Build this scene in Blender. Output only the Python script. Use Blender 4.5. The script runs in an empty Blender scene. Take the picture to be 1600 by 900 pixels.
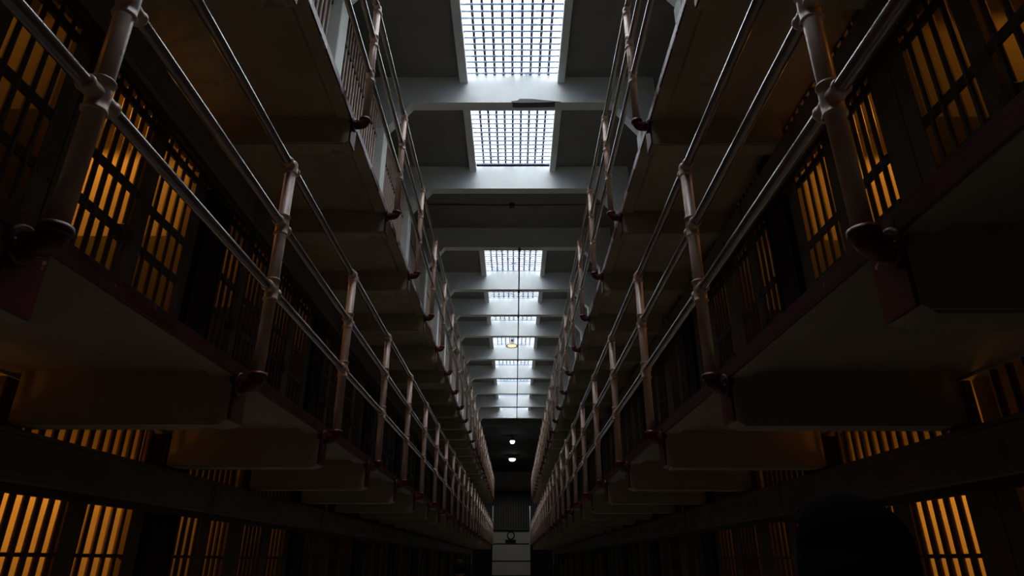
import bpy, bmesh, math, random
from mathutils import Vector, Matrix
random.seed(7)
sc = bpy.context.scene
C = sc.collection

# ------------------------------------------------------------------ camera, light, exposure
PITCH, YAW, ROLL, FPX = 0.4052, 0.0043, 0.0014, 993.8
cam_d = bpy.data.cameras.new('camera')
cam_d.sensor_width = 36.0
cam_d.lens = FPX * 36.0 / 1600.0
cam_d.clip_start, cam_d.clip_end = 0.05, 200
cam = bpy.data.objects.new('camera', cam_d)
C.objects.link(cam)
cam.matrix_world = (Matrix.Rotation(-YAW * -1, 4, 'Z') @ Matrix.Rotation(math.pi / 2 + PITCH, 4, 'X')
                    @ Matrix.Rotation(ROLL, 4, 'Z'))
sc.camera = cam

sc.view_settings.view_transform = 'Standard'
sc.view_settings.look = 'None'
sc.view_settings.gamma = 1
sc.view_settings.use_curve_mapping = False
sc.view_settings.exposure = 0.0
sc.cycles.use_denoising = True
sc.cycles.max_bounces = 8
sc.cycles.diffuse_bounces = 5
sc.cycles.sample_clamp_indirect = 4
SKY_BASE, SKY_LOBE = 3.4, 16.5        # daylight behind the frosted skylight panes
CELL_RGB = (1.0, 0.36, 0.035)
CELL_GAIN = 1.0

w = bpy.data.worlds.new('world')
sc.world = w
w.use_nodes = True
w.node_tree.nodes['Background'].inputs[0].default_value = (0.6, 0.75, 1.0, 1)
w.node_tree.nodes['Background'].inputs[1].default_value = 0.6

# ------------------------------------------------------------------ dimensions (metres, camera at the origin)
GROUND = -1.57
STOREY = 2.47
FLOOR = [GROUND, 0.90, 0.90 + STOREY]          # walking level of the three tiers
XW = {'left': -2.50, 'right': 2.25}            # planes of the cell fronts
SGN = {'left': -1, 'right': 1}
EDGE = {('left', 1): 1.37, ('right', 1): 1.06, ('left', 2): 1.33, ('right', 2): 1.11}
RAIL = {('left', 1): 1.266, ('right', 1): 0.972, ('left', 2): 1.2205, ('right', 2): 1.0024}
Y_END = 40.6
Y_START = -2.2
BEAMS = [0.55, 3.50, 6.45, 9.395, 12.334, 15.256, 18.145, 20.349, 22.584, 25.567, 28.56, 31.537, 34.489, 37.469]
BEAM_T = 0.22
BEAM_Z, CEIL_Z, PANE_Z = 7.74, 8.33, 8.40
SKY_X0, SKY_X1 = -0.87, 0.80
Y_FAR = 60.0

# ------------------------------------------------------------------ materials
def mat(name, col, rough=0.6, var=0.25, scale=6.0, metal=0.0, bump=0.0, spots=None, spot_at=0.66, spot_scale=9.0, spec=0.5):
    m = bpy.data.materials.new(name)
    m.use_nodes = True
    nt = m.node_tree
    N, L = nt.nodes, nt.links
    b = N['Principled BSDF']
    b.inputs['Roughness'].default_value = rough
    b.inputs['Metallic'].default_value = metal
    b.inputs['Specular IOR Level'].default_value = spec
    tc = N.new('ShaderNodeTexCoord')
    no = N.new('ShaderNodeTexNoise')
    no.inputs['Scale'].default_value = scale
    no.inputs['Detail'].default_value = 6
    L.new(tc.outputs['Object'], no.inputs['Vector'])
    r = N.new('ShaderNodeValToRGB')
    r.color_ramp.elements[0].position, r.color_ramp.elements[1].position = 0.3, 0.7
    lo = [max(0, c * (1 - var)) for c in col]
    hi = [min(1, c * (1 + var)) for c in col]
    r.color_ramp.elements[0].color = (*lo, 1)
    r.color_ramp.elements[1].color = (*hi, 1)
    L.new(no.outputs['Fac'], r.inputs['Fac'])
    out = r.outputs['Color']
    if spots:
        n2 = N.new('ShaderNodeTexNoise')
        n2.inputs['Scale'].default_value = spot_scale
        n2.inputs['Detail'].default_value = 3
        L.new(tc.outputs['Object'], n2.inputs['Vector'])
        r2 = N.new('ShaderNodeValToRGB')
        r2.color_ramp.elements[0].position, r2.color_ramp.elements[1].position = spot_at, spot_at + 0.025
        L.new(n2.outputs['Fac'], r2.inputs['Fac'])
        mx = N.new('ShaderNodeMixRGB')
        mx.inputs[2].default_value = (*spots, 1)
        L.new(r2.outputs['Color'], mx.inputs[0])
        L.new(out, mx.inputs[1])
        out = mx.outputs[0]
    L.new(out, b.inputs['Base Color'])
    if bump:
        bp = N.new('ShaderNodeBump')
        bp.inputs['Strength'].default_value = bump
        bp.inputs['Distance'].default_value = 0.01
        L.new(no.outputs['Fac'], bp.inputs['Height'])
        L.new(bp.outputs['Normal'], b.inputs['Normal'])
    return m

def emit(name, col, strength):
    m = bpy.data.materials.new(name)
    m.use_nodes = True
    b = m.node_tree.nodes['Principled BSDF']
    b.inputs['Base Color'].default_value = (*col, 1)
    b.inputs['Emission Color'].default_value = (*col, 1)
    b.inputs['Emission Strength'].default_value = strength
    return m

M = {}
M['pipe'] = mat('painted_pipe', (0.50, 0.35, 0.28), 0.35, 0.12, 5, spots=(0.05, 0.03, 0.03), spot_at=0.735, spot_scale=14, bump=0.1)
M['rail'] = mat('glossy_shaded_rail_paint', (0.15, 0.105, 0.09), 0.25, 0.12, 5, spots=(0.05, 0.03, 0.03), spot_at=0.74, spot_scale=14, bump=0.02)  # post paint darkened: shade under the rails is put into the colour
M['rail'].node_tree.nodes['Principled BSDF'].inputs['Coat Weight'].default_value = 1.0
M['rail'].node_tree.nodes['Principled BSDF'].inputs['Coat Roughness'].default_value = 0.07
M['red'] = mat('red_gloss_paint', (0.085, 0.002, 0.003), 0.42, 0.35, 7, spots=(0.55, 0.42, 0.42), spot_at=0.70, spot_scale=11, bump=0.15)
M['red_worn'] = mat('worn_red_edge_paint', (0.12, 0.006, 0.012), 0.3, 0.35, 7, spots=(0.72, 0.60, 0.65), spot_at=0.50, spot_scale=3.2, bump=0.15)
M['soffit'] = mat('soffit_plaster', (0.36, 0.305, 0.21), 0.8, 0.16, 1.6, spots=(0.25, 0.21, 0.14), spot_at=0.68, spot_scale=3, bump=0.1)
M['white'] = mat('white_painted_concrete', (0.68, 0.72, 0.72), 0.62, 0.06, 3, bump=0.06)
M['pillar'] = mat('pale_green_pillar_paint', (0.84, 0.88, 0.85), 0.5, 0.05, 3, bump=0.05)
M['ceil'] = mat('grey_ceiling_plaster', (0.21, 0.21, 0.20), 0.85, 0.1, 2)
M['dim'] = mat('dark_ceiling_paint', (0.10, 0.105, 0.105), 0.85, 0.15, 2)
M['black'] = mat('black_paint_and_void_shade', (0.012, 0.012, 0.014), 0.85, 0.2, 3, spec=0.2)  # plain black; on the upper walls it paints in the unlit void
M['bar'] = mat('dull_steel_bar_paint', (0.075, 0.05, 0.042), 0.5, 0.2, 8)
M['strap'] = mat('dark_steel_strap', (0.045, 0.04, 0.03), 0.6, 0.25, 9)
M['plate'] = mat('painted_steel_plate', (0.10, 0.072, 0.045), 0.6, 0.2, 4, spots=(0.05, 0.03, 0.02), spot_at=0.7, spot_scale=6)
M['box'] = mat('painted_mechanism_cover', (0.15, 0.12, 0.08), 0.6, 0.14, 3, spots=(0.08, 0.05, 0.035), spot_at=0.71, spot_scale=5)
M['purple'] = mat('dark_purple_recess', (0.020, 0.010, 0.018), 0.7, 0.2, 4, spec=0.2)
M['floor'] = mat('polished_concrete', (0.14, 0.13, 0.12), 0.35, 0.2, 2)
M['screen'] = mat('blue_grey_steel_screen', (0.055, 0.06, 0.065), 0.6, 0.15, 5)
M['booth'] = mat('pale_booth_paint', (0.42, 0.43, 0.38), 0.6, 0.08, 2)
M['endwall'] = mat('brownish_end_wall', (0.42, 0.41, 0.34), 0.8, 0.1, 2)
M['clockface'] = mat('clock_face', (0.45, 0.45, 0.43), 0.5, 0.05, 4)
M['mull'] = mat('dark_skylight_bar', (0.03, 0.035, 0.05), 0.5, 0.2, 6)
M['rod'] = mat('pale_skylight_rod', (0.70, 0.76, 0.85), 0.35, 0.05, 6)
_nt = M['rod'].node_tree                     # milky glass rods: half the light passes through
_tr = _nt.nodes.new('ShaderNodeBsdfTranslucent'); _tr.inputs[0].default_value = (0.27, 0.34, 0.47, 1)
_mx = _nt.nodes.new('ShaderNodeMixShader'); _mx.inputs[0].default_value = 0.6
_nt.links.new(_nt.nodes['Principled BSDF'].outputs[0], _mx.inputs[1]); _nt.links.new(_tr.outputs[0], _mx.inputs[2])
_nt.links.new(_mx.outputs[0], _nt.nodes['Material Output'].inputs['Surface'])
M['conduit'] = mat('dark_conduit', (0.04, 0.04, 0.045), 0.5, 0.1, 6)
M['enamel'] = mat('grey_enamel', (0.17, 0.15, 0.14), 0.35, 0.1, 6)
M['cloth'] = mat('black_cloth', (0.0025, 0.0025, 0.0035), 0.95, 0.3, 25, bump=0.2, spec=0.02)
M['denim'] = mat('dark_blue_trousers', (0.008, 0.010, 0.02), 0.9, 0.3, 30, spec=0.2)
M['skin'] = mat('skin', (0.35, 0.20, 0.14), 0.5, 0.08, 8)
M['shoe'] = mat('dark_shoe', (0.012, 0.011, 0.010), 0.5, 0.2, 8)
M['hair'] = mat('dark_hair', (0.003, 0.0025, 0.002), 0.8, 0.3, 40, spec=0.05)
M['bulb_warm'] = emit('warm_bulb', (1.0, 0.80, 0.42), 1.3)
M['bulb_cool'] = emit('cool_bulb', (0.85, 0.88, 1.0), 6.0)
M['bulb_white'] = emit('white_bulb', (1.0, 0.95, 0.85), 6.0)

def cell_paint():
    """cream above, olive green dado to 1.40 m in every storey"""
    m = mat('cell_two_tone_paint', (0.5, 0.45, 0.36), 0.7, 0.1, 5)
    nt = m.node_tree; N, L = nt.nodes, nt.links
    b = N['Principled BSDF']
    old = b.inputs['Base Color'].links[0].from_socket
    tc = N.new('ShaderNodeTexCoord'); sx = N.new('ShaderNodeSeparateXYZ')
    L.new(tc.outputs['Object'], sx.inputs[0])
    a = N.new('ShaderNodeMath'); a.operation = 'SUBTRACT'; a.inputs[1].default_value = GROUND
    L.new(sx.outputs['Z'], a.inputs[0])
    mo = N.new('ShaderNodeMath'); mo.operation = 'MODULO'; mo.inputs[1].default_value = STOREY
    L.new(a.outputs[0], mo.inputs[0])
    lt = N.new('ShaderNodeMath'); lt.operation = 'LESS_THAN'; lt.inputs[1].default_value = 1.40
    L.new(mo.outputs[0], lt.inputs[0])
    mx = N.new('ShaderNodeMixRGB'); mx.inputs[2].default_value = (0.075, 0.085, 0.035, 1)
    L.new(lt.outputs[0], mx.inputs[0]); L.new(old, mx.inputs[1])
    L.new(mx.outputs[0], b.inputs['Base Color'])
    return m
M['cell'] = cell_paint()

def pane_mat():
    """frosted daylight pane with cloudy wired glass"""
    m = bpy.data.materials.new('frosted_daylight_glass')
    m.use_nodes = True
    nt = m.node_tree; N, L = nt.nodes, nt.links
    b = N['Principled BSDF']
    b.inputs['Base Color'].default_value = (0.7, 0.75, 0.8, 1)
    b.inputs['Roughness'].default_value = 0.5
    tc = N.new('ShaderNodeTexCoord'); no = N.new('ShaderNodeTexNoise')
    no.inputs['Scale'].default_value = 7; no.inputs['Detail'].default_value = 5
    L.new(tc.outputs['Object'], no.inputs['Vector'])
    r = N.new('ShaderNodeValToRGB')
    r.color_ramp.elements[0].position, r.color_ramp.elements[1].position = 0.30, 0.50
    r.color_ramp.elements[0].color = (0.09, 0.11, 0.135, 1)
    r.color_ramp.elements[1].color = (0.92, 0.965, 1.0, 1)
    L.new(no.outputs['Fac'], r.inputs['Fac'])
    L.new(r.outputs['Color'], b.inputs['Emission Color'])
    # rippled wired glass passes most of the overhead sky straight down, less of it sideways
    ge = N.new('ShaderNodeNewGeometry'); dt = N.new('ShaderNodeVectorMath'); dt.operation = 'DOT_PRODUCT'
    L.new(ge.outputs['Incoming'], dt.inputs[0]); L.new(ge.outputs['Normal'], dt.inputs[1])
    ab = N.new('ShaderNodeMath'); ab.operation = 'ABSOLUTE'; L.new(dt.outputs['Value'], ab.inputs[0])
    pw = N.new('ShaderNodeMath'); pw.operation = 'POWER'; pw.inputs[1].default_value = 3; L.new(ab.outputs[0], pw.inputs[0])
    ml = N.new('ShaderNodeMath'); ml.operation = 'MULTIPLY_ADD'; ml.inputs[1].default_value = SKY_LOBE; ml.inputs[2].default_value = SKY_BASE
    L.new(pw.outputs[0], ml.inputs[0]); L.new(ml.outputs[0], b.inputs['Emission Strength'])
    return m
M['pane'] = pane_mat()

# ------------------------------------------------------------------ mesh helpers
def box(bm, x0, x1, y0, y1, z0, z1):
    v = [bm.verts.new((x, y, z)) for z in (z0, z1) for y in (y0, y1) for x in (x0, x1)]
    for f in ((0, 2, 3, 1), (4, 5, 7, 6), (0, 1, 5, 4), (2, 6, 7, 3), (0, 4, 6, 2), (1, 3, 7, 5)):
        bm.faces.new([v[i] for i in f])

def bevel_box(bm, x0, x1, y0, y1, z0, z1, b=0.01, seg=2):
    t = bmesh.new()
    box(t, x0, x1, y0, y1, z0, z1)
    bmesh.ops.bevel(t, geom=t.edges[:], offset=b, segments=seg, affect='EDGES', profile=0.5)
    join(bm, t)

def join(bm, t):
    me = bpy.data.meshes.new('tmp')
    t.to_mesh(me); t.free()
    bm.from_mesh(me)
    bpy.data.meshes.remove(me)

def tube(bm, pts, r, seg=12, caps=True):
    """round tube through points; r a number or one per point"""
    pts = [Vector(p) for p in pts]
    rs = r if isinstance(r, (list, tuple)) else [r] * len(pts)
    rings = []
    up = None
    for i, p in enumerate(pts):
        d = (pts[min(i + 1, len(pts) - 1)] - pts[max(i - 1, 0)]).normalized()
        if up is None:
            up = Vector((0, 0, 1)) if abs(d.z) < 0.9 else Vector((1, 0, 0))
        u = (up - d * up.dot(d)).normalized()
        up = u
        v = d.cross(u)
        rings.append([bm.verts.new(p + (u * math.cos(2 * math.pi * k / seg) + v * math.sin(2 * math.pi * k / seg)) * rs[i]) for k in range(seg)])
    for a, b in zip(rings, rings[1:]):
        for k in range(seg):
            f = bm.faces.new((a[k], a[(k + 1) % seg], b[(k + 1) % seg], b[k])); f.smooth = True
    if caps:
        bm.faces.new(rings[0][::-1]); bm.faces.new(rings[-1])

def lathe(bm, prof, axis='z', seg=20, at=(0, 0, 0)):
    """profile of (radius, height) revolved"""
    pts = []
    for r, h in prof:
        pts.append([])
        for k in range(seg):
            a = 2 * math.pi * k / seg
            c, s = r * math.cos(a), r * math.sin(a)
            p = {'z': (c, s, h), 'y': (c, h, s), 'x': (h, c, s)}[axis]
            pts[-1].append(bm.verts.new(Vector(p) + Vector(at)))
    for a, b in zip(pts, pts[1:]):
        for k in range(seg):
            f = bm.faces.new((a[k], a[(k + 1) % seg], b[(k + 1) % seg], b[k])); f.smooth = True
    bm.faces.new(pts[0][::-1]); bm.faces.new(pts[-1])

def prism_y(bm, poly, y0, y1):
    """polygon in XZ pushed along Y"""
    a = [bm.verts.new((x, y0, z)) for x, z in poly]
    b = [bm.verts.new((x, y1, z)) for x, z in poly]
    n = len(poly)
    bm.faces.new(a); bm.faces.new(b[::-1])
    for i in range(n):
        bm.faces.new((a[i], b[i], b[(i + 1) % n], a[(i + 1) % n]))

def mesh(name, bm, m):
    bmesh.ops.recalc_face_normals(bm, faces=bm.faces[:])
    me = bpy.data.meshes.new(name)
    bm.to_mesh(me); bm.free()
    me.materials.append(M[m])
    return me

def link(name, me, parent=None, loc=(0, 0, 0), rz=0.0):
    o = bpy.data.objects.new(name, me)
    C.objects.link(o)
    o.location = loc
    o.rotation_euler = (0, 0, rz)
    if parent is not None:
        o.parent = parent
    return o

def build(name, m, fn, parent=None, loc=(0, 0, 0)):
    bm = bmesh.new()
    fn(bm)
    return link(name, mesh(name, bm, m), parent, loc)

def tag(o, label, cat, group=None, kind=None):
    if label: o['label'] = label
    if cat: o['category'] = cat
    if group: o['group'] = group
    if kind: o['kind'] = kind
    return o

def struct(name, m, fn, label=None, cat=None):
    o = build(name, m, fn)
    return tag(o, label, cat, kind='structure')

def thing(name, label, cat, loc=(0, 0, 0), group=None):
    o = link(name, None, None, loc)
    o.empty_display_size = 0.2
    return tag(o, label, cat, group)

ORD = ['first', 'second', 'third', 'fourth', 'fifth', 'sixth', 'seventh', 'eighth', 'ninth', 'tenth', 'eleventh', 'twelfth',
       'thirteenth', 'fourteenth', 'fifteenth', 'sixteenth', 'seventeenth', 'eighteenth', 'nineteenth', 'twentieth',
       'twenty-first', 'twenty-second', 'twenty-third', 'twenty-fourth', 'twenty-fifth', 'twenty-sixth', 'twenty-seventh',
       'twenty-eighth', 'twenty-ninth', 'thirtieth']

def nth(i, first, noun):
    """place in its row counted from the nearest one in the picture"""
    if i >= first:
        return '%s %s counted from the nearest in view' % (ORD[i - first], noun)
    return '%s out of view beside the viewer, %s back' % (noun, ('one', 'two', 'three', 'four')[first - i - 1])

# ------------------------------------------------------------------ room shell
struct('floor', 'floor', lambda bm: box(bm, -5, 5, -6, Y_FAR + 1, GROUND - 0.2, GROUND), 'dark polished concrete corridor floor between the cell blocks', 'floor')

SKY_BAYS = []
def ceiling_fn(bm):
    xl, xr = SKY_X0 - 0.155, SKY_X1 + 0.135
    box(bm, -5, xl, -6, 38.6, CEIL_Z, CEIL_Z + 0.25)
    box(bm, xr, 5, -6, 38.6, CEIL_Z, CEIL_Z + 0.25)
    box(bm, xl, xr, -6, BEAMS[0] + BEAM_T, CEIL_Z, CEIL_Z + 0.25)
    for i in range(len(BEAMS) - 1):
        y0, y1 = BEAMS[i] + BEAM_T, BEAMS[i + 1]
        if abs(y1 - 15.256) < 0.01:
            box(bm, xl, xr, y0 - BEAM_T, y1 + BEAM_T, CEIL_Z, CEIL_Z + 0.25)
        else:
            SKY_BAYS.append((y0, y1))
    box(bm, xl, xr, BEAMS[-1], 38.6, CEIL_Z, CEIL_Z + 0.25)
struct('ceiling', 'ceil', ceiling_fn, 'grey plaster ceiling above the top gallery', 'ceiling')
struct('ceiling_far', 'dim', lambda bm: (box(bm, -5, 5, 38.6, Y_FAR + 1, 7.45, 7.65), box(bm, -5, 5, 38.4, 38.62, 7.45, 8.8)),
       'dark flat ceiling at the far end with two lamps', 'ceiling')

def beam_fn(y):
    def fn(bm):
        t = BEAM_T
        zt = PANE_Z + 0.3
        # girder with sloping haunches running into the pillars
        poly = [(-1.88, BEAM_Z), (1.80, BEAM_Z), (2.25, 7.15), (2.60, 7.15), (2.60, zt), (-2.75, zt), (-2.75, 7.15), (-2.33, 7.15)]
        prism_y(bm, poly, y, y + t)
    return fn
def col_fn(y):
    def fn(bm):
        for x0, x1 in ((-2.75, -2.33), (2.25, 2.60)):
            bevel_box(bm, x0, x1, y - 0.02, y + BEAM_T + 0.06, FLOOR[2] - 0.02, 7.16, 0.012, 1)
    return fn
for i, y in enumerate(BEAMS):
    o = struct('trim_%d' % (i + 1), 'white', beam_fn(y), nth(i, 3, 'white concrete roof beam'), 'roof beam')
    build('pillar', 'pillar', col_fn(y), o)
# broken plaster on the lower edge of the beam between the two near skylights
def spall(bm):
    y = BEAMS[3] - 0.012
    pts = [(-0.06, 7.76), (0.05, 7.775), (0.10, 7.815), (0.32, 7.81), (0.70, 7.765), (0.85, 7.745), (0.5, 7.728), (0.1, 7.722), (-0.02, 7.728)]
    prism_y(bm, pts, y, y + 0.14)
build('broken_plaster', 'dim', spall, bpy.data.objects['trim_4'])

def skylight(idx, y0, y1):
    def frame(bm):
        for x0, x1 in ((SKY_X0 - 0.155, SKY_X0), (SKY_X1, SKY_X1 + 0.135)):
            bevel_box(bm, x0, x1, y0 - 0.003, y1 + 0.003, 8.19, PANE_Z + 0.30, 0.008, 1)
    def pane(bm):
        box(bm, SKY_X0 - 0.05, SKY_X1 + 0.05, y0 - 0.03, y1 + 0.03, PANE_Z, PANE_Z + 0.02)
    def mull(bm):
        n = 10
        for k in range(1, n):
            x = SKY_X0 + (SKY_X1 - SKY_X0) * k / n
            box(bm, x - 0.025, x + 0.025, y0, y1, PANE_Z - 0.022, PANE_Z - 0.004)
        k = 0
        y = y1 - 0.04
        while y > y0:
            box(bm, SKY_X0, SKY_X1, y - 0.008, y + 0.008, PANE_Z - 0.014, PANE_Z - 0.004)
            y -= 0.145
    def rods(bm):
        y = y1 - 0.11
        while y > y0 + 0.02:
            tube(bm, [(SKY_X0 - 0.005, y, 8.325), (SKY_X1 + 0.005, y, 8.325)], 0.018, 8)
            y -= 0.145
    n = idx + 1
    root = struct('window_%d' % n, 'white', frame, nth(idx, 2, 'bright barred roof skylight'), 'skylight')
    build('frosted_pane', 'pane', pane, root)
    build('glazing_bars', 'mull', mull, root)
    build('guard_rods', 'rod', rods, root)
for i, (y0, y1) in enumerate(SKY_BAYS):
    skylight(i, y0, y1)

# ------------------------------------------------------------------ cell blocks (concrete: partitions, back walls, cell floors)
PART0 = {'left': 2.90, 'right': 2.98}          # a partition stands here on the middle tier, then every 1.5 m
SHIFT = {0: 0.12, 1: 0.0}                      # ground-floor cells sit a little further along
K0, K1 = -3, 25
DEPTH = 2.1
def block_fn(side):
    s = SGN[side]; xw = abs(XW[side])
    def bx(bm, a, b, y0, y1, z0, z1):
        box(bm, min(s * a, s * b), max(s * a, s * b), y0, y1, z0, z1)
    def fn(bm):
        bx(bm, xw + DEPTH, xw + DEPTH + 0.2, -6, Y_END, GROUND, FLOOR[2])
        for tier in (0, 1):
            z0, z1 = FLOOR[tier], FLOOR[tier] + STOREY - 0.06
            for k in range(K0, K1 + 1):
                y = PART0[side] + SHIFT[tier] + 1.5 * k
                if y < Y_END - 0.3:
                    bx(bm, xw + 0.07, xw + DEPTH, y - 0.06, y + 0.06, z0, z1)
            bx(bm, xw + 0.002, xw + DEPTH, Y_END - 0.3, Y_END, z0, z1)
            bx(bm, xw + 0.002, xw + DEPTH, -6, -4, z0, z1)
        for tier in (1, 2):
            bx(bm, xw + 0.003, xw + DEPTH, -6, Y_END, FLOOR[tier] - 0.06, FLOOR[tier])
    return fn
for side in ('left', 'right'):
    struct('wall_' + side, 'cell', block_fn(side), 'concrete cell block along the %s side with cream and green cells' % side, 'wall')

def upper_wall(side):  # unlit void above the cells: its darkness is put into black walls
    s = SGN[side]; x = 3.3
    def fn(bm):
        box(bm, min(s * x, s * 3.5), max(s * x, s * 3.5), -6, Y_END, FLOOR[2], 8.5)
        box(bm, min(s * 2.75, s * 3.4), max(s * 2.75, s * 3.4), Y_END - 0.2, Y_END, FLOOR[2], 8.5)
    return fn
struct('wall_upper_left', 'black', upper_wall('left'), 'unlit void behind the top gallery on the left, darkness painted as a black wall', 'wall')
struct('wall_upper_right', 'black', upper_wall('right'), 'unlit void behind the top gallery on the right, darkness painted as a black wall', 'wall')
struct('wall_rear', 'dim', lambda bm: box(bm, -5, 5, -6.2, -6, GROUND, 9), 'dark wall behind the viewer', 'wall')
struct('wall_outer', 'dim', lambda bm: (box(bm, -5.2, -5, -6, Y_FAR, GROUND, 9), box(bm, 5, 5.2, -6, Y_FAR, GROUND, 9)), 'dark outer walls of the far hall', 'wall')

# ------------------------------------------------------------------ gallery walkways
POST_Y = {('left', 1): 1.5449, ('right', 1): 1.5691, ('left', 2): 1.5449 - 0.311, ('right', 2): 1.5691 - 0.311}
N_POST = 26
TIER_WORD = {1: 'middle', 2: 'top'}
bracket_cache = {}
def walkway(side, tier):
    s = SGN[side]; e = EDGE[side, tier]; zt = FLOOR[tier]
    xw = abs(XW[side])
    root = thing('gallery_walkway', '%s gallery walkway on the %s with red edge and concrete underside' % (TIER_WORD[tier], side), 'walkway',
                 (s * e, 0, zt), 'gallery walkways in front of the cells')
    d = xw - e
    prof = [(0.0, -0.010), (0.0, -0.075), (0.10, -0.075), (0.13, -0.045), (d, -0.045), (d, -0.002), (0.02, -0.002)]
    build('slab', 'soffit', lambda bm: prism_y(bm, [(s * a, b) for a, b in prof], -4.6, Y_END), root)
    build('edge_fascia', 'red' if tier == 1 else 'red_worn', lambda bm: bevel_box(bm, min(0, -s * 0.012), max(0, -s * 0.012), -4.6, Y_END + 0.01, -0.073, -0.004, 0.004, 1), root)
    key = (side, tier)
    bm = bmesh.new()
    prof = [(0.015, -0.10), (0.0, -0.12), (0.0, -0.285), (0.03, -0.306), (d - 0.09, -0.306), (d - 0.09, -0.044), (0.015, -0.044)]
    prism_y(bm, [(s * a, b) for a, b in prof], -0.078, 0.078)
    bmesh.ops.bevel(bm, geom=[ed for ed in bm.edges if abs(ed.verts[0].co.z + 0.306) < 1e-4 and abs(ed.verts[1].co.z + 0.306) < 1e-4], offset=0.012, segments=2, affect='EDGES')
    me_b = mesh('bracket_beam', bm, 'soffit')
    bm = bmesh.new()
    bevel_box(bm, min(0, -s * 0.013), max(0, -s * 0.013), -0.076, 0.076, -0.285, -0.02, 0.004, 1)
    me_p = mesh('bracket_end', bm, 'red')
    for k in range(-3, N_POST):
        y = POST_Y[key] + 1.5 * k + 0.05
        if y > Y_END - 0.1: break
        b = link('bracket_beam', me_b, root, (0, y, 0))
        link('bracket_end', me_p, b)
    return root

# railings: posts, three pipe rails, cross fittings, red elbow feet
bm = bmesh.new(); tube(bm, [(0, 0, -0.02), (0, 0, 1.23)], 0.030, 16); ME_POST = mesh('post', bm, 'pipe')
bm = bmesh.new()
lathe(bm, [(0.031, -0.060), (0.037, -0.059), (0.0385, -0.054), (0.037, -0.049), (0.033, -0.046), (0.034, -0.02), (0.035, 0), (0.034, 0.02), (0.033, 0.046),
           (0.037, 0.049), (0.0385, 0.054), (0.037, 0.059), (0.031, 0.060)], 'z', 22)
lathe(bm, [(0.024, -0.072), (0.029, -0.071), (0.0315, -0.064), (0.030, -0.056), (0.027, -0.050), (0.029, -0.03), (0.032, 0), (0.029, 0.03), (0.027, 0.050),
           (0.030, 0.056), (0.0315, 0.064), (0.029, 0.071), (0.024, 0.072)], 'y', 22)
ME_FIT = mesh('cross_fitting', bm, 'pipe')
bm = bmesh.new()
lathe(bm, [(0.031, -0.05), (0.037, -0.049), (0.0385, -0.044), (0.036, -0.038), (0.034, 0.0), (0.034, 0.018), (0.028, 0.030), (0.012, 0.040)], 'z', 18)
lathe(bm, [(0.024, -0.068), (0.029, -0.067), (0.031, -0.060), (0.027, -0.048), (0.032, 0), (0.027, 0.048), (0.031, 0.060), (0.029, 0.067), (0.024, 0.068)], 'y', 18)
ME_TEE = mesh('top_fitting', bm, 'pipe')
def elbow_mesh(s, reach):
    bm = bmesh.new()
    pts = [(0, 0, 0.0), (0, 0, -0.008)]
    R = 0.040
    for k in range(0, 7):
        a = math.pi / 2 * k / 6
        pts.append((s * (R - R * math.cos(a)), 0, -0.012 - R * math.sin(a)))
    pts.append((s * reach, 0, -0.012 - R))
    tube(bm, pts, [0.038] * len(pts), 16)
    lathe(bm, [(0.034, 0.006), (0.044, 0.005), (0.046, -0.006), (0.044, -0.020), (0.037, -0.024)], 'z', 18)
    lathe(bm, [(0.05, 0.0), (0.058, s * 0.004), (0.058, s * 0.016), (0.05, s * 0.02)], 'x', 18, (s * (reach - 0.02), 0, -0.052))
    for dy in (-0.046, 0.046):
        lathe(bm, [(0.011, 0.0), (0.011, -s * 0.012), (0.006, -s * 0.016)], 'x', 8, (s * (reach - 0.018), dy, -0.052 + (0.012 if dy > 0 else -0.012)))
    return mesh('base_elbow', bm, 'red')
def railing(side, tier):
    s = SGN[side]; key = (side, tier); x = RAIL[key]
    z0 = FLOOR[tier] - 0.055
    root = thing('pipe_railing', '%s gallery pipe railing on the %s, three rails on beige posts with red feet' % (TIER_WORD[tier], side), 'railing',
                 (s * x, 0, z0), 'pipe railings along the galleries')
    for h in (0.452, 0.832, 1.208):
        def fn(bm, h=h):
            pts = [(0.002 * math.sin(y * 0.5 + h * 7), y, h + 0.0015 * math.sin(y * 0.6 + h * 3)) for y in [Y0 for Y0 in [-4.0 + 0.75 * q for q in range(60)] if Y0 < Y_END - 0.2]]
            tube(bm, pts, 0.0235, 14)
        build('rail', 'rail', fn, root)
    me_e = elbow_mesh(s, EDGE[key] - x - 0.014)
    for k in range(-3, N_POST):
        y = POST_Y[key] + 1.5 * k
        if y > Y_END - 0.25: break
        p = link('post', ME_POST, root, (0, y, 0))
        link('cross_fitting', ME_FIT, p, (0, 0, 0.452))
        link('cross_fitting', ME_FIT, p, (0, 0, 0.832))
        link('top_fitting', ME_TEE, p, (0, 0, 1.208))
        link('base_elbow', me_e, p)
    return root
for tier in (1, 2):
    for side in ('left', 'right'):
        walkway(side, tier)
        railing(side, tier)

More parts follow.
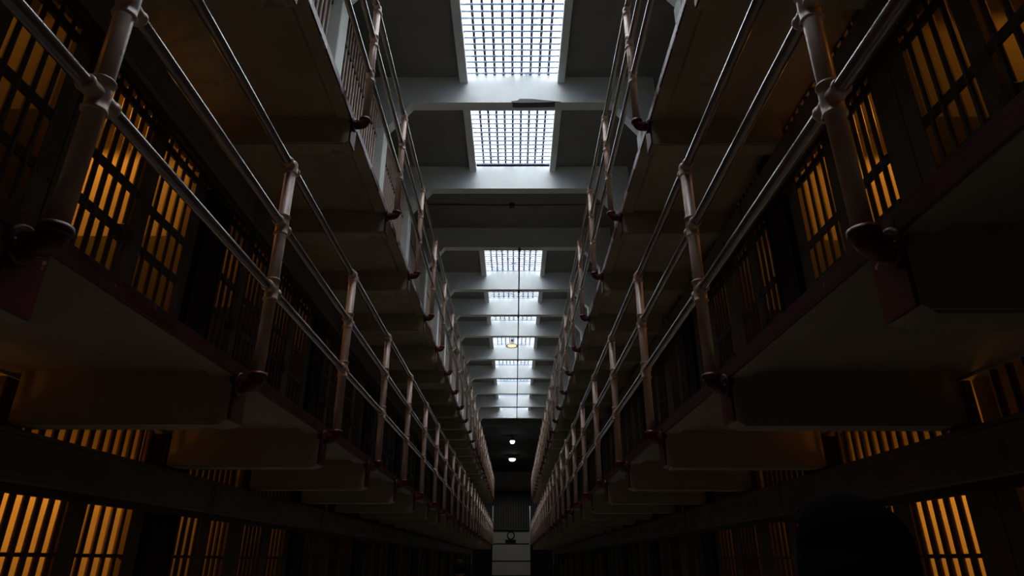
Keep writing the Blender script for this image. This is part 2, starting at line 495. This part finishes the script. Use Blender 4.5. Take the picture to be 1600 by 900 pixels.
# ------------------------------------------------------------------ cell fronts
H_BARS, H_BOX, H_TOP = 1.92, 2.155, 2.40
def grille_mesh(w, h0, h1):
    bm = bmesh.new()
    n = max(2, round(w / 0.104))
    for i in range(n):
        y = w * (i + 0.5) / n
        tube(bm, [(0, y, h0), (0, y, h1)], 0.0165, 10, False)
    return mesh('bar_grille', bm, 'bar')
def strap_mesh(w, h=0.028):
    bm = bmesh.new()
    bevel_box(bm, -0.012, 0.012, -0.015, w + 0.015, -h, h, 0.003, 1)
    return mesh('cross_strap', bm, 'strap')
def lock_mesh():
    bm = bmesh.new()
    bevel_box(bm, -0.03, 0.03, -0.05, 0.05, -0.055, 0.055, 0.008, 2)
    tube(bm, [(-0.036, 0, 0), (0.036, 0, 0)], 0.02, 12)
    return mesh('lock_box', bm, 'strap')
ME_LOCK = lock_mesh()
cache = {}
def cached(key, fn):
    if key not in cache: cache[key] = fn()
    return cache[key]
def plate_mesh(w, h):
    bm = bmesh.new()
    bevel_box(bm, -0.02, 0.02, 0, w, 0, h, 0.004, 1)
    for z in (0.12, h * 0.5, h - 0.12):
        for y in (0.025, w - 0.025):
            lathe(bm, [(0.011, 0), (0.010, 0.006), (0.004, 0.009)], 'x', 8, (0.02, y, z))
            lathe(bm, [(0.011, 0), (0.010, -0.006), (0.004, -0.009)], 'x', 8, (-0.02, y, z))
    return mesh('jamb_plate', bm, 'plate')
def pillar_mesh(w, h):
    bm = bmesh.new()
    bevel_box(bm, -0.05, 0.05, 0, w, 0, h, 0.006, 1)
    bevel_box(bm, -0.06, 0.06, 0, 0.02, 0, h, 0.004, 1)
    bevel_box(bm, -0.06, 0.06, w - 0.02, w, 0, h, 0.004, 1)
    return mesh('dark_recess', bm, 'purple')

def light_stop_mesh():  # unseen plate added behind the casing to stop cell light leaking up
    bm = bmesh.new(); bevel_box(bm, -0.02, 0.02, 0, 1.49, 0.0, H_BOX - H_BARS, 0.004, 1)
    return mesh('light_stop_plate', bm, 'plate')

LIT = {('left', 1, -1): 'dimly lit', ('left', 1, 0): 'brightly lit', ('left', 0, 0): 'brightly lit', ('right', 1, 0): 'brightly lit',
       ('right', 1, -1): 'lit', ('right', 0, 0): 'brightly lit'}
ROWWORD = {0: 'ground-floor', 1: 'middle-tier'}
def cell_front(side, tier, k):
    s = SGN[side]
    y = PART0[side] + SHIFT[tier] + 1.5 * k
    n = k - K0
    lit = LIT.get((side, tier, k), 'dim')
    root = thing('barred_cell_front', '%s barred %s on %s %s row' % (lit, nth(k, -1 if tier else 0, 'cell front'), side, ROWWORD[tier]), 'cell front',
                 (XW[side] + s * 0.0, y, FLOOR[tier]), 'barred cell fronts')
    typ = k % 2            # 0: plain partition before it, 1: dark recess before it
    if typ == 0:
        plates = [(0.0, 0.21), (0.70, 0.17), (1.34, 0.16)]
        panels = [(0.215, 0.48, 'sliding_door'), (0.875, 0.46, 'fixed_grille')]
    else:
        plates = [(0.42, 0.08), (0.84, 0.12), (1.365, 0.13)]
        panels = [(0.505, 0.33, 'sliding_door'), (0.965, 0.395, 'fixed_grille')]
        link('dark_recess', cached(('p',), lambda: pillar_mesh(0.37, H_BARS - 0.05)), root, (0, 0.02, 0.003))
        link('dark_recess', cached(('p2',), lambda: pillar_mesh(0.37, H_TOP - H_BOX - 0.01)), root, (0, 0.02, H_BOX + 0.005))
    straps = (0.12, 1.00, 1.31, 1.84) if tier == 1 else (0.12, 0.90, 1.595)
    for (a, wd) in plates:
        link('jamb_plate', cached(('j', wd), lambda: plate_mesh(wd, H_BARS - 0.008)), root, (0, a, 0.004))
    for (a, wd, nm) in panels:
        off = -s * 0.02 if nm == 'sliding_door' else 0
        g = link(nm, cached(('g', wd), lambda: grille_mesh(wd, 0.005, H_BARS)), root, (off, a, 0))
        for z in straps:
            link('cross_strap', cached(('s', wd, tier), lambda: strap_mesh(wd, 0.028 if tier == 1 else 0.010)), g, (0, 0, z))
        if nm == 'sliding_door':
            link('lock_box', ME_LOCK, g, (0, wd - 0.03, straps[1]))
    link('light_stop_plate', cached(('hp',), light_stop_mesh), root, (0, 0.005, H_BARS))
    if typ == 0:
        link('transom_grille', cached(('t0',), lambda: grille_mesh(1.22, H_BOX, H_TOP)), root, (0, 0.21, 0))
        link('transom_plate', cached(('tp', 0.2), lambda: plate_mesh(0.2, H_TOP - H_BOX)), root, (0, 0.0, H_BOX))
    else:
        link('transom_grille', cached(('t1',), lambda: grille_mesh(0.92, H_BOX, H_TOP)), root, (0, 0.44, 0))
    return root
def mech_box(side, tier, k):
    s = SGN[side]
    y = PART0[side] + SHIFT[tier] + 1.5 * k + 0.62
    n = (k - K0) // 2
    root = thing('door_mechanism_box', nth(n, 1, 'door mechanism casing') + ' on %s %s row' % (side, ROWWORD[tier]),
                 'door mechanism', (XW[side], y, FLOOR[tier] + H_BARS - 0.015), 'door mechanism casings over the cell fronts')
    sx = -s
    def cover(bm):
        x0, x1 = sx * 0.165, sx * 0.064
        bevel_box(bm, min(x0, x1), max(x0, x1), 0.012, 2.988, 0.0, H_BOX - H_BARS, 0.008, 2)
    def lid(bm):
        x0, x1 = sx * 0.173, sx * 0.165
        bevel_box(bm, min(x0, x1), max(x0, x1), 0.03, 2.97, 0.03, H_BOX - H_BARS - 0.03, 0.003, 1)
    def rail_(bm):
        x0, x1 = sx * 0.13, sx * 0.10
        box(bm, min(x0, x1), max(x0, x1), 0.0, 3.0, -0.045, -0.001)
    link('casing', cached(('mc', side), lambda: (lambda bm: (cover(bm), mesh('casing', bm, 'box'))[1])(bmesh.new())), root)
    link('cover_panel', cached(('ml', side), lambda: (lambda bm: (lid(bm), mesh('cover_panel', bm, 'box'))[1])(bmesh.new())), root)
    link('door_track', cached(('mr', side), lambda: (lambda bm: (rail_(bm), mesh('door_track', bm, 'strap'))[1])(bmesh.new())), root)
    return root
for side in ('left', 'right'):
    for tier in (0, 1):
        for k in range(K0, K1):
            if PART0[side] + SHIFT[tier] + 1.5 * k + 1.5 > Y_END - 0.35: break
            cell_front(side, tier, k)
        for k in range(K0, K1 - 1, 2):
            if PART0[side] + SHIFT[tier] + 1.5 * k + 3.62 > Y_END - 0.32: break
            mech_box(side, tier, k)

# bar screen on the left above the top tier, one panel between each pair of pillars
def screen_panel(i):
    y0, y1 = BEAMS[i] + BEAM_T + 0.08, BEAMS[i + 1] - 0.04
    root = thing('security_bar_screen', nth(i, 2, 'tall bar screen') + ' behind top left railing', 'bar screen',
                 (-2.48, y0, FLOOR[2]), 'bar screens between the left pillars')
    def bars(bm):
        n = max(3, round((y1 - y0) / 0.14))
        for q in range(n):
            y = (y1 - y0) * (q + 0.5) / n
            tube(bm, [(0, y, 0.0), (0, y, 4.15)], 0.02, 8, False)
    build('bars', 'pipe', bars, root)
    me = bmesh.new(); bevel_box(me, -0.02, 0.02, 0, y1 - y0, -0.03, 0.03, 0.004, 1); me = mesh('cross_strap', me, 'strap')
    for z in (0.4, 1.2, 2.0, 2.8, 3.6, 4.15):
        link('cross_strap', me, root, (0.0, 0, z))
for i in range(len(BEAMS) - 1):
    screen_panel(i)

# warm lamps inside the cells, each with a weak added fill
ENERGY = {
    ('left', 1): {-2: 8, -1: 5, 0: 26, 1: 3.5, 2: 4, 3: 2.5, 4: 3, 5: 2, 6: 2, 7: 1.5, 8: 1.2},
    ('right', 1): {-2: 16, -1: 5, 0: 20, 1: 3.5, 2: 4, 3: 2.5, 4: 2, 5: 1.5, 6: 1, 7: 1},
    ('left', 0): {-2: 12, -1: 22, 0: 29, 1: 7, 2: 4, 3: 2, 4: 2, 5: 1.5, 6: 1, 7: 1},
    ('right', 0): {-2: 8, -1: 3, 0: 27, 1: 4.5, 2: 4, 3: 2, 4: 2, 5: 1.2, 6: 1, 7: 1},
}
for (side, tier), tab in ENERGY.items():
    for k, e in tab.items():
      for typ_, share in (('SPOT', 1.0), ('POINT', 0.09 if tier == 0 else 0.03)):       # ceiling lamp shining down, plus an unseen fill point added to brighten the transom
        ld = bpy.data.lights.new('cell_lamp_and_fill', typ_)
        ld.energy = e * CELL_GAIN * share
        ld.color = CELL_RGB
        ld.shadow_soft_size = 0.06
        if typ_ == 'SPOT':
            ld.spot_size = math.radians(152); ld.spot_blend = 0.12
        lo = bpy.data.objects.new('cell_lamp_and_fill', ld)
        C.objects.link(lo)
        lo.location = (XW[side] + SGN[side] * (0.95 if typ_ == 'SPOT' else 0.40), PART0[side] + SHIFT[tier] + 1.5 * k + 0.75, FLOOR[tier] + (2.36 if typ_ == 'SPOT' else 1.88))

# ------------------------------------------------------------------ far end: pale booth wall, dark barred gallery, clock
def zr(y):     # height over distance for an image row
    return math.tan(PITCH - math.atan((y - 450) / FPX))
YB = Y_FAR - 0.6
def booth(bm):
    z1 = zr(829) * YB
    zs = [GROUND, zr(900) * YB, zr(877) * YB, zr(850) * YB, z1]
    for a, b in zip(zs, zs[1:]):
        if b - a > 0.05:
            bevel_box(bm, -1.93, 1.36, YB, Y_FAR, a + 0.05, b - 0.05, 0.02, 1)
    box(bm, -1.90, 1.33, YB + 0.35, Y_FAR, GROUND, z1)
struct('wall_front', 'endwall', lambda bm: box(bm, -5, 5, Y_FAR, Y_FAR + 0.2, 4.6, 9), 'dark end wall of the hall above the barred gallery', 'wall')
struct('wall_front_lower', 'black', lambda bm: box(bm, -5, 5, Y_FAR, Y_FAR + 0.2, GROUND, 4.6), 'black lower end wall beside the pale panels', 'wall')
struct('wall_booth', 'booth', booth, 'pale panelled wall under the clock at the far end', 'wall')
g = thing('barred_gallery', 'dark barred guard gallery above the pale wall at the far end', 'gallery', (0, YB - 0.3, zr(829) * YB + 0.02))
hh = (zr(768) - zr(829)) * YB
build('backing_sheet', 'screen', lambda bm: box(bm, -4.6, 4.6, 0.3, 0.34, 0.05, hh), g)
build('gallery_bars', 'strap', lambda bm: [tube(bm, [(-4.5 + 0.22 * i, 0.1, 0.02), (-4.5 + 0.22 * i, 0.1, hh)], 0.02, 6, False) for i in range(42)], g)
build('top_beam', 'black', lambda bm: bevel_box(bm, -4.7, 4.7, 0.0, 0.35, hh - 0.12, hh + 0.02, 0.01, 1), g)
build('sill_beam', 'screen', lambda bm: bevel_box(bm, -4.7, 4.7, -0.05, 0.35, 0.0, 0.14, 0.01, 1), g)
clk = thing('wall_clock', 'round black-rimmed clock on the pale wall at the far end', 'clock', (-0.325, YB, zr(837) * YB))
build('rim', 'black', lambda bm: lathe(bm, [(0.24, -0.02), (0.30, -0.06), (0.33, -0.09), (0.35, -0.05), (0.35, 0.0)], 'y', 28), clk)
build('face', 'clockface', lambda bm: lathe(bm, [(0.245, -0.03), (0.245, -0.065), (0.20, -0.07)], 'y', 28), clk)
def hands(bm):
    bevel_box(bm, -0.012, 0.012, -0.085, -0.075, -0.03, 0.18, 0.002, 1)
    t = bmesh.new(); bevel_box(t, -0.014, 0.014, -0.085, -0.075, -0.02, 0.12, 0.002, 1)
    bmesh.ops.rotate(t, verts=t.verts, matrix=Matrix.Rotation(2.4, 3, 'Y')); join(bm, t)
build('hands', 'black', hands, clk)
sg = thing('wall_sign', 'small dark sign plate under the clock', 'sign', (-0.345, YB, zr(849) * YB))
build('plate', 'black', lambda bm: bevel_box(bm, -0.46, 0.46, -0.06, 0.02, 0.03, 0.27, 0.015, 1), sg)
build('frame', 'screen', lambda bm: [bevel_box(bm, -0.48, 0.48, -0.075, -0.02, z, z + 0.03, 0.006, 1) for z in (0.01, 0.27)], sg)

# vertical pipes at the end of the middle gallery
for nm, x in (('left', -1.31), ('right', 0.93)):
    p = build('vertical_pipe', 'white', lambda bm: (tube(bm, [(0, 0, 0), (0, 0, FLOOR[2] - FLOOR[1] - 0.33)], 0.035, 10),
                                                   lathe(bm, [(0.07, 0), (0.07, 0.02), (0.04, 0.03)], 'z', 14)), None, (x, Y_END - 0.1, FLOOR[1]))
    tag(p, 'thin pale vertical pipe at the far end of the %s middle gallery' % nm, 'pipe', 'end pipes of the galleries')

# ------------------------------------------------------------------ hanging lamps
def pendant(name, loc, r, stem, bulb, label, e, col, glob=True):
    root = thing(name, label, 'lamp', loc)
    bm = bmesh.new()
    prof_o = [(0.04, 0.20), (0.055, 0.17), (0.07, 0.12), (0.6 * r, 0.075), (0.86 * r, 0.035), (r, 0.0)]
    prof_i = [(0.97 * r, 0.0), (0.83 * r, 0.028), (0.57 * r, 0.066), (0.05, 0.10)]
    lathe(bm, prof_o + prof_i, 'z', 28)
    link('shade', mesh('shade', bm, 'enamel'), root)
    build('socket', 'conduit', lambda bm: lathe(bm, [(0.03, 0.18), (0.045, 0.19), (0.045, 0.27), (0.02, 0.29)], 'z', 14), root)
    build('stem', 'conduit', lambda bm: tube(bm, [(0, 0, 0.28), (0, 0, stem)], 0.013, 8), root)
    build('bulb', bulb, lambda bm: lathe(bm, [(0.02, 0.11), (0.06, 0.07), (0.65 * r, 0.03), *([(0.74 * r, 0.008), (0.5 * r, -0.012), (0.01, -0.02)] if not glob else [(0.74 * r, -0.01), (0.76 * r, -0.05), (0.68 * r, -0.11), (0.48 * r, -0.16), (0.01, -0.18)])], 'z', 20), root)
    ld = bpy.data.lights.new('lamp_light', 'SPOT'); ld.energy = e; ld.color = col; ld.shadow_soft_size = 0.1
    ld.spot_size = math.radians(165); ld.spot_blend = 0.2
    lo = bpy.data.objects.new('lamp_light', ld); C.objects.link(lo); lo.parent = root; lo.location = (0, 0, -0.30)
    return root
yl = 23.0
pendant('pendant_lamp', (-0.10, yl, zr(541) * yl), 0.235, 8.36 - zr(541) * yl, 'bulb_warm', 'grey enamel pendant lamp with warm glow hanging under a skylight', 6, (1, 0.75, 0.45), False)
yl = 41.6
pendant('pendant_lamp', (-0.14, yl, zr(689) * yl), 0.20, max(0.32, 7.46 - zr(689) * yl), 'bulb_cool', 'upper of two small bright lamps under the dark far ceiling', 120, (0.85, 0.88, 1))
yl = 50.0
pendant('pendant_lamp', (-0.18, yl, zr(717) * yl), 0.32, 0.5, 'bulb_white', 'lower and larger of two bright lamps under the dark far ceiling', 220, (1, 0.93, 0.8))

# conduits on the ceiling
p = build('ceiling_conduit', 'conduit', lambda bm: (tube(bm, [(0.135, 15.2, 7.70), (0.135, 38.3, 7.70)], 0.020, 8),
          [bevel_box(bm, 0.10, 0.17, y + 0.08, y + 0.14, 7.68, 7.745, 0.005, 1) for y in BEAMS[5:]]), None)
tag(p, 'long thin dark conduit running under the beams along the skylights', 'conduit')
def cross_cable(bm):
    tube(bm, [(-2.3 + 0.46 * i, 14.0, 8.32 - 0.03 * math.sin(math.pi * i / 10)) for i in range(11)], 0.014, 8)
    bevel_box(bm, -0.12, 0.0, 13.94, 14.06, 8.24, 8.345, 0.01, 1)
    tube(bm, [(-0.06, 14.0, 8.26), (-0.10, 13.9, 8.17)], 0.025, 8)
p = build('ceiling_cable', 'conduit', cross_cable)
tag(p, 'dark cable with small junction box across the ceiling bay without a skylight', 'cable')

# ------------------------------------------------------------------ people
def skinned(name, nodes, m, parent, sub=2):
    """nodes: {key: (pos, radius, parent key)} -> one smooth surface"""
    keys = list(nodes)
    idx = {k: i for i, k in enumerate(keys)}
    me = bpy.data.meshes.new(name + '_rig')
    me.from_pydata([nodes[k][0] for k in keys], [(idx[nodes[k][2]], idx[k]) for k in keys if nodes[k][2]], [])
    o = bpy.data.objects.new(name + '_rig', me)
    C.objects.link(o)
    md = o.modifiers.new('skin', 'SKIN'); md.use_smooth_shade = True
    for i, k in enumerate(keys):
        v = me.skin_vertices[0].data[i]
        r = nodes[k][1]
        v.radius = (r, r) if not isinstance(r, tuple) else r
        v.use_root = (i == 0)
    sb = o.modifiers.new('sub', 'SUBSURF'); sb.levels = sub; sb.render_levels = sub
    dg = bpy.context.evaluated_depsgraph_get()
    out = bpy.data.meshes.new_from_object(o.evaluated_get(dg))
    bpy.data.objects.remove(o)
    for p_ in out.polygons: p_.use_smooth = True
    out.materials.clear(); out.materials.append(M[m])
    return link(name, out, parent)

def head_bm(bm, c, h, yaw):
    """skull with brow, nose, mouth, chin and ears; looks along +Y before yaw"""
    t = bmesh.new()
    bmesh.ops.create_uvsphere(t, u_segments=28, v_segments=20, radius=1.0)
    for v in t.verts:
        x, y, z = v.co
        wx = 0.36 * (1 - 0.22 * max(0, -z)) ; wy = 0.44; wz = 0.52
        v.co = (x * wx, y * wy - 0.02, z * wz)
        if y > 0.3 and abs(x) < 0.5:
            if -0.35 < z < 0.05 and abs(x) < 0.16: v.co.y += 0.085 * (1 - abs(x) / 0.16) * (1 - abs(z + 0.18) / 0.24)
            if 0.02 < z < 0.14 and 0.12 < abs(x) < 0.42: v.co.y -= 0.03
            if -0.56 < z < -0.42 and abs(x) < 0.25: v.co.y += 0.012
            if z < -0.75: v.co.y += 0.05
    for sx in (-1, 1):
        e = bmesh.new(); bmesh.ops.create_uvsphere(e, u_segments=10, v_segments=8, radius=1.0)
        for v in e.verts: v.co = (v.co.x * 0.05 + sx * 0.37, v.co.y * 0.08 - 0.03, v.co.z * 0.13 - 0.03)
        join(t, e)
    bmesh.ops.scale(t, verts=t.verts, vec=(h, h, h))
    bmesh.ops.rotate(t, verts=t.verts, matrix=Matrix.Rotation(yaw, 3, 'Z'))
    bmesh.ops.translate(t, verts=t.verts, vec=c)
    for f in t.faces: f.smooth = True
    join(bm, t)

def person(loc, H, yaw, label, hood):
    root = thing('person', label, 'person', loc)
    root.rotation_euler = (0, 0, yaw)
    k = H / 1.73
    V = lambda x, y, z: Vector((x * k, y * k, z * k))
    n = {'pelvis': (V(0, 0, 0.95), 0.135 * k, None), 'waist': (V(0, 0.01, 1.10), 0.125 * k, 'pelvis'), 'chest': (V(0, 0.0, 1.28), 0.15 * k, 'waist'),
         'collar': (V(0, -0.01, 1.42), 0.10 * k, 'chest'), 'neck': (V(0, 0.0, 1.50), 0.055 * k, 'collar'), 'skull': (V(0, 0.02, 1.58), 0.06 * k, 'neck')}
    for nm, s in (('L', -1), ('R', 1)):
        n['sh' + nm] = (V(s * 0.18, -0.01, 1.40), 0.062 * k, 'collar')
        n['el' + nm] = (V(s * 0.25, -0.03, 1.12), 0.044 * k, 'sh' + nm)
        n['wr' + nm] = (V(s * 0.25, 0.06, 0.88), 0.029 * k, 'el' + nm)
        n['pa' + nm] = (V(s * 0.245, 0.08, 0.81), (0.018 * k, 0.036 * k), 'wr' + nm)
        for f in range(4):
            fx = s * 0.245 + 0.0; fy = 0.055 + 0.019 * f; L_ = (0.062, 0.075, 0.080, 0.068)[f]
            n['fa%d%s' % (f, nm)] = (V(fx, fy, 0.765), 0.0095 * k, 'pa' + nm)
            n['fb%d%s' % (f, nm)] = (V(fx - s * 0.012, fy + 0.006, 0.765 - L_ * 0.5), 0.0085 * k, 'fa%d%s' % (f, nm))
            n['fc%d%s' % (f, nm)] = (V(fx - s * 0.03, fy + 0.008, 0.765 - L_ * 0.92), 0.0075 * k, 'fb%d%s' % (f, nm))
        n['ta' + nm] = (V(s * 0.235, 0.125, 0.815), 0.0105 * k, 'pa' + nm)
        n['tb' + nm] = (V(s * 0.225, 0.140, 0.775), 0.0095 * k, 'ta' + nm)
        n['hip' + nm] = (V(s * 0.09, 0, 0.90), 0.095 * k, 'pelvis')
        n['kn' + nm] = (V(s * 0.10, 0.015, 0.49), 0.058 * k, 'hip' + nm)
        n['an' + nm] = (V(s * 0.105, -0.01, 0.09), 0.040 * k, 'kn' + nm)
        n['toe' + nm] = (V(s * 0.115, 0.13, 0.04), 0.034 * k, 'an' + nm)
    body = skinned('body', n, 'skin', root)
    bm = bmesh.new(); bm.from_mesh(body.data)
    head_bm(bm, V(0, 0.03, 1.61), 0.235 * k, 0.0)
    bm.to_mesh(body.data); bm.free()
    j = {'pelvis': (V(0, 0, 0.86), 0.165 * k, None), 'waist': (V(0, 0.01, 1.08), 0.155 * k, 'pelvis'), 'chest': (V(0, 0.0, 1.28), 0.175 * k, 'waist'),
         'collar': (V(0, -0.01, 1.41), 0.125 * k, 'chest'), 'neck': (V(0, -0.005, 1.485), 0.085 * k, 'collar')}
    for nm, s in (('L', -1), ('R', 1)):
        j['sh' + nm] = (V(s * 0.18, -0.01, 1.395), 0.082 * k, 'collar')
        j['el' + nm] = (V(s * 0.25, -0.03, 1.12), 0.064 * k, 'sh' + nm)
        j['wr' + nm] = (V(s * 0.25, 0.05, 0.90), 0.048 * k, 'el' + nm)
    skinned('jacket', j, 'cloth', root)
    t = {'pelvis': (V(0, 0, 0.93), 0.15 * k, None)}
    for nm, s in (('L', -1), ('R', 1)):
        t['hip' + nm] = (V(s * 0.09, 0, 0.86), 0.112 * k, 'pelvis')
        t['kn' + nm] = (V(s * 0.10, 0.015, 0.49), 0.080 * k, 'hip' + nm)
        t['an' + nm] = (V(s * 0.105, -0.01, 0.10), 0.066 * k, 'kn' + nm)
    skinned('trousers', t, 'denim', root)
    for s in (-1, 1):
        def shoe(bm, s=s):
            q = bmesh.new(); bmesh.ops.create_uvsphere(q, u_segments=16, v_segments=12, radius=1.0)
            for v in q.verts:
                z = v.co.z
                v.co = V(s * 0.112 + v.co.x * 0.052, 0.055 + v.co.y * 0.145, 0.0 + max(0.0, 0.045 + z * (0.05 if v.co.y > 0.1 else 0.075)))
            for f in q.faces: f.smooth = True
            join(bm, q)
        build('shoe', 'shoe', shoe, root)
    if hood:
        def hood_fn(bm):
            q = bmesh.new(); bmesh.ops.create_uvsphere(q, u_segments=32, v_segments=24, radius=1.0)
            bmesh.ops.delete(q, geom=[v for v in q.verts if v.co.y > 0.62 and v.co.z < 0.62], context='VERTS')
            for v in q.verts:
                x, y, z = v.co
                low = max(0.0, -z)
                v.co = V(x * (0.128 + 0.17 * low), y * 0.155 + 0.005 - 0.02 * low, 1.595 + z * (0.138 if z > 0 else 0.185))
            for f in q.faces: f.smooth = True
            join(bm, q)
        h = build('hood', 'cloth', hood_fn, root)
        so = h.modifiers.new('thick', 'SOLIDIFY'); so.thickness = 0.012; so.offset = 1
    else:
        def hair_fn(bm):
            q = bmesh.new(); bmesh.ops.create_uvsphere(q, u_segments=28, v_segments=20, radius=1.0)
            bmesh.ops.delete(q, geom=[v for v in q.verts if v.co.z < -0.45 or (v.co.y > 0.35 and v.co.z < 0.35)], context='VERTS')
            for v in q.verts:
                v.co = V(v.co.x * 0.098, 0.022 + v.co.y * 0.118, 1.61 + v.co.z * 0.134)
            for f in q.faces: f.smooth = True
            join(bm, q)
        h = build('hair', 'hair', hair_fn, root)
        so = h.modifiers.new('thick', 'SOLIDIFY'); so.thickness = 0.012; so.offset = 1
    return root
person((0.935, 1.92, GROUND), 1.735, 0.75, 'person in a black hooded jacket standing close by on the right', True)
person((-0.755, 9.55, GROUND), 1.56, 0.1, 'person with dark hair walking further down the corridor on the left', False)
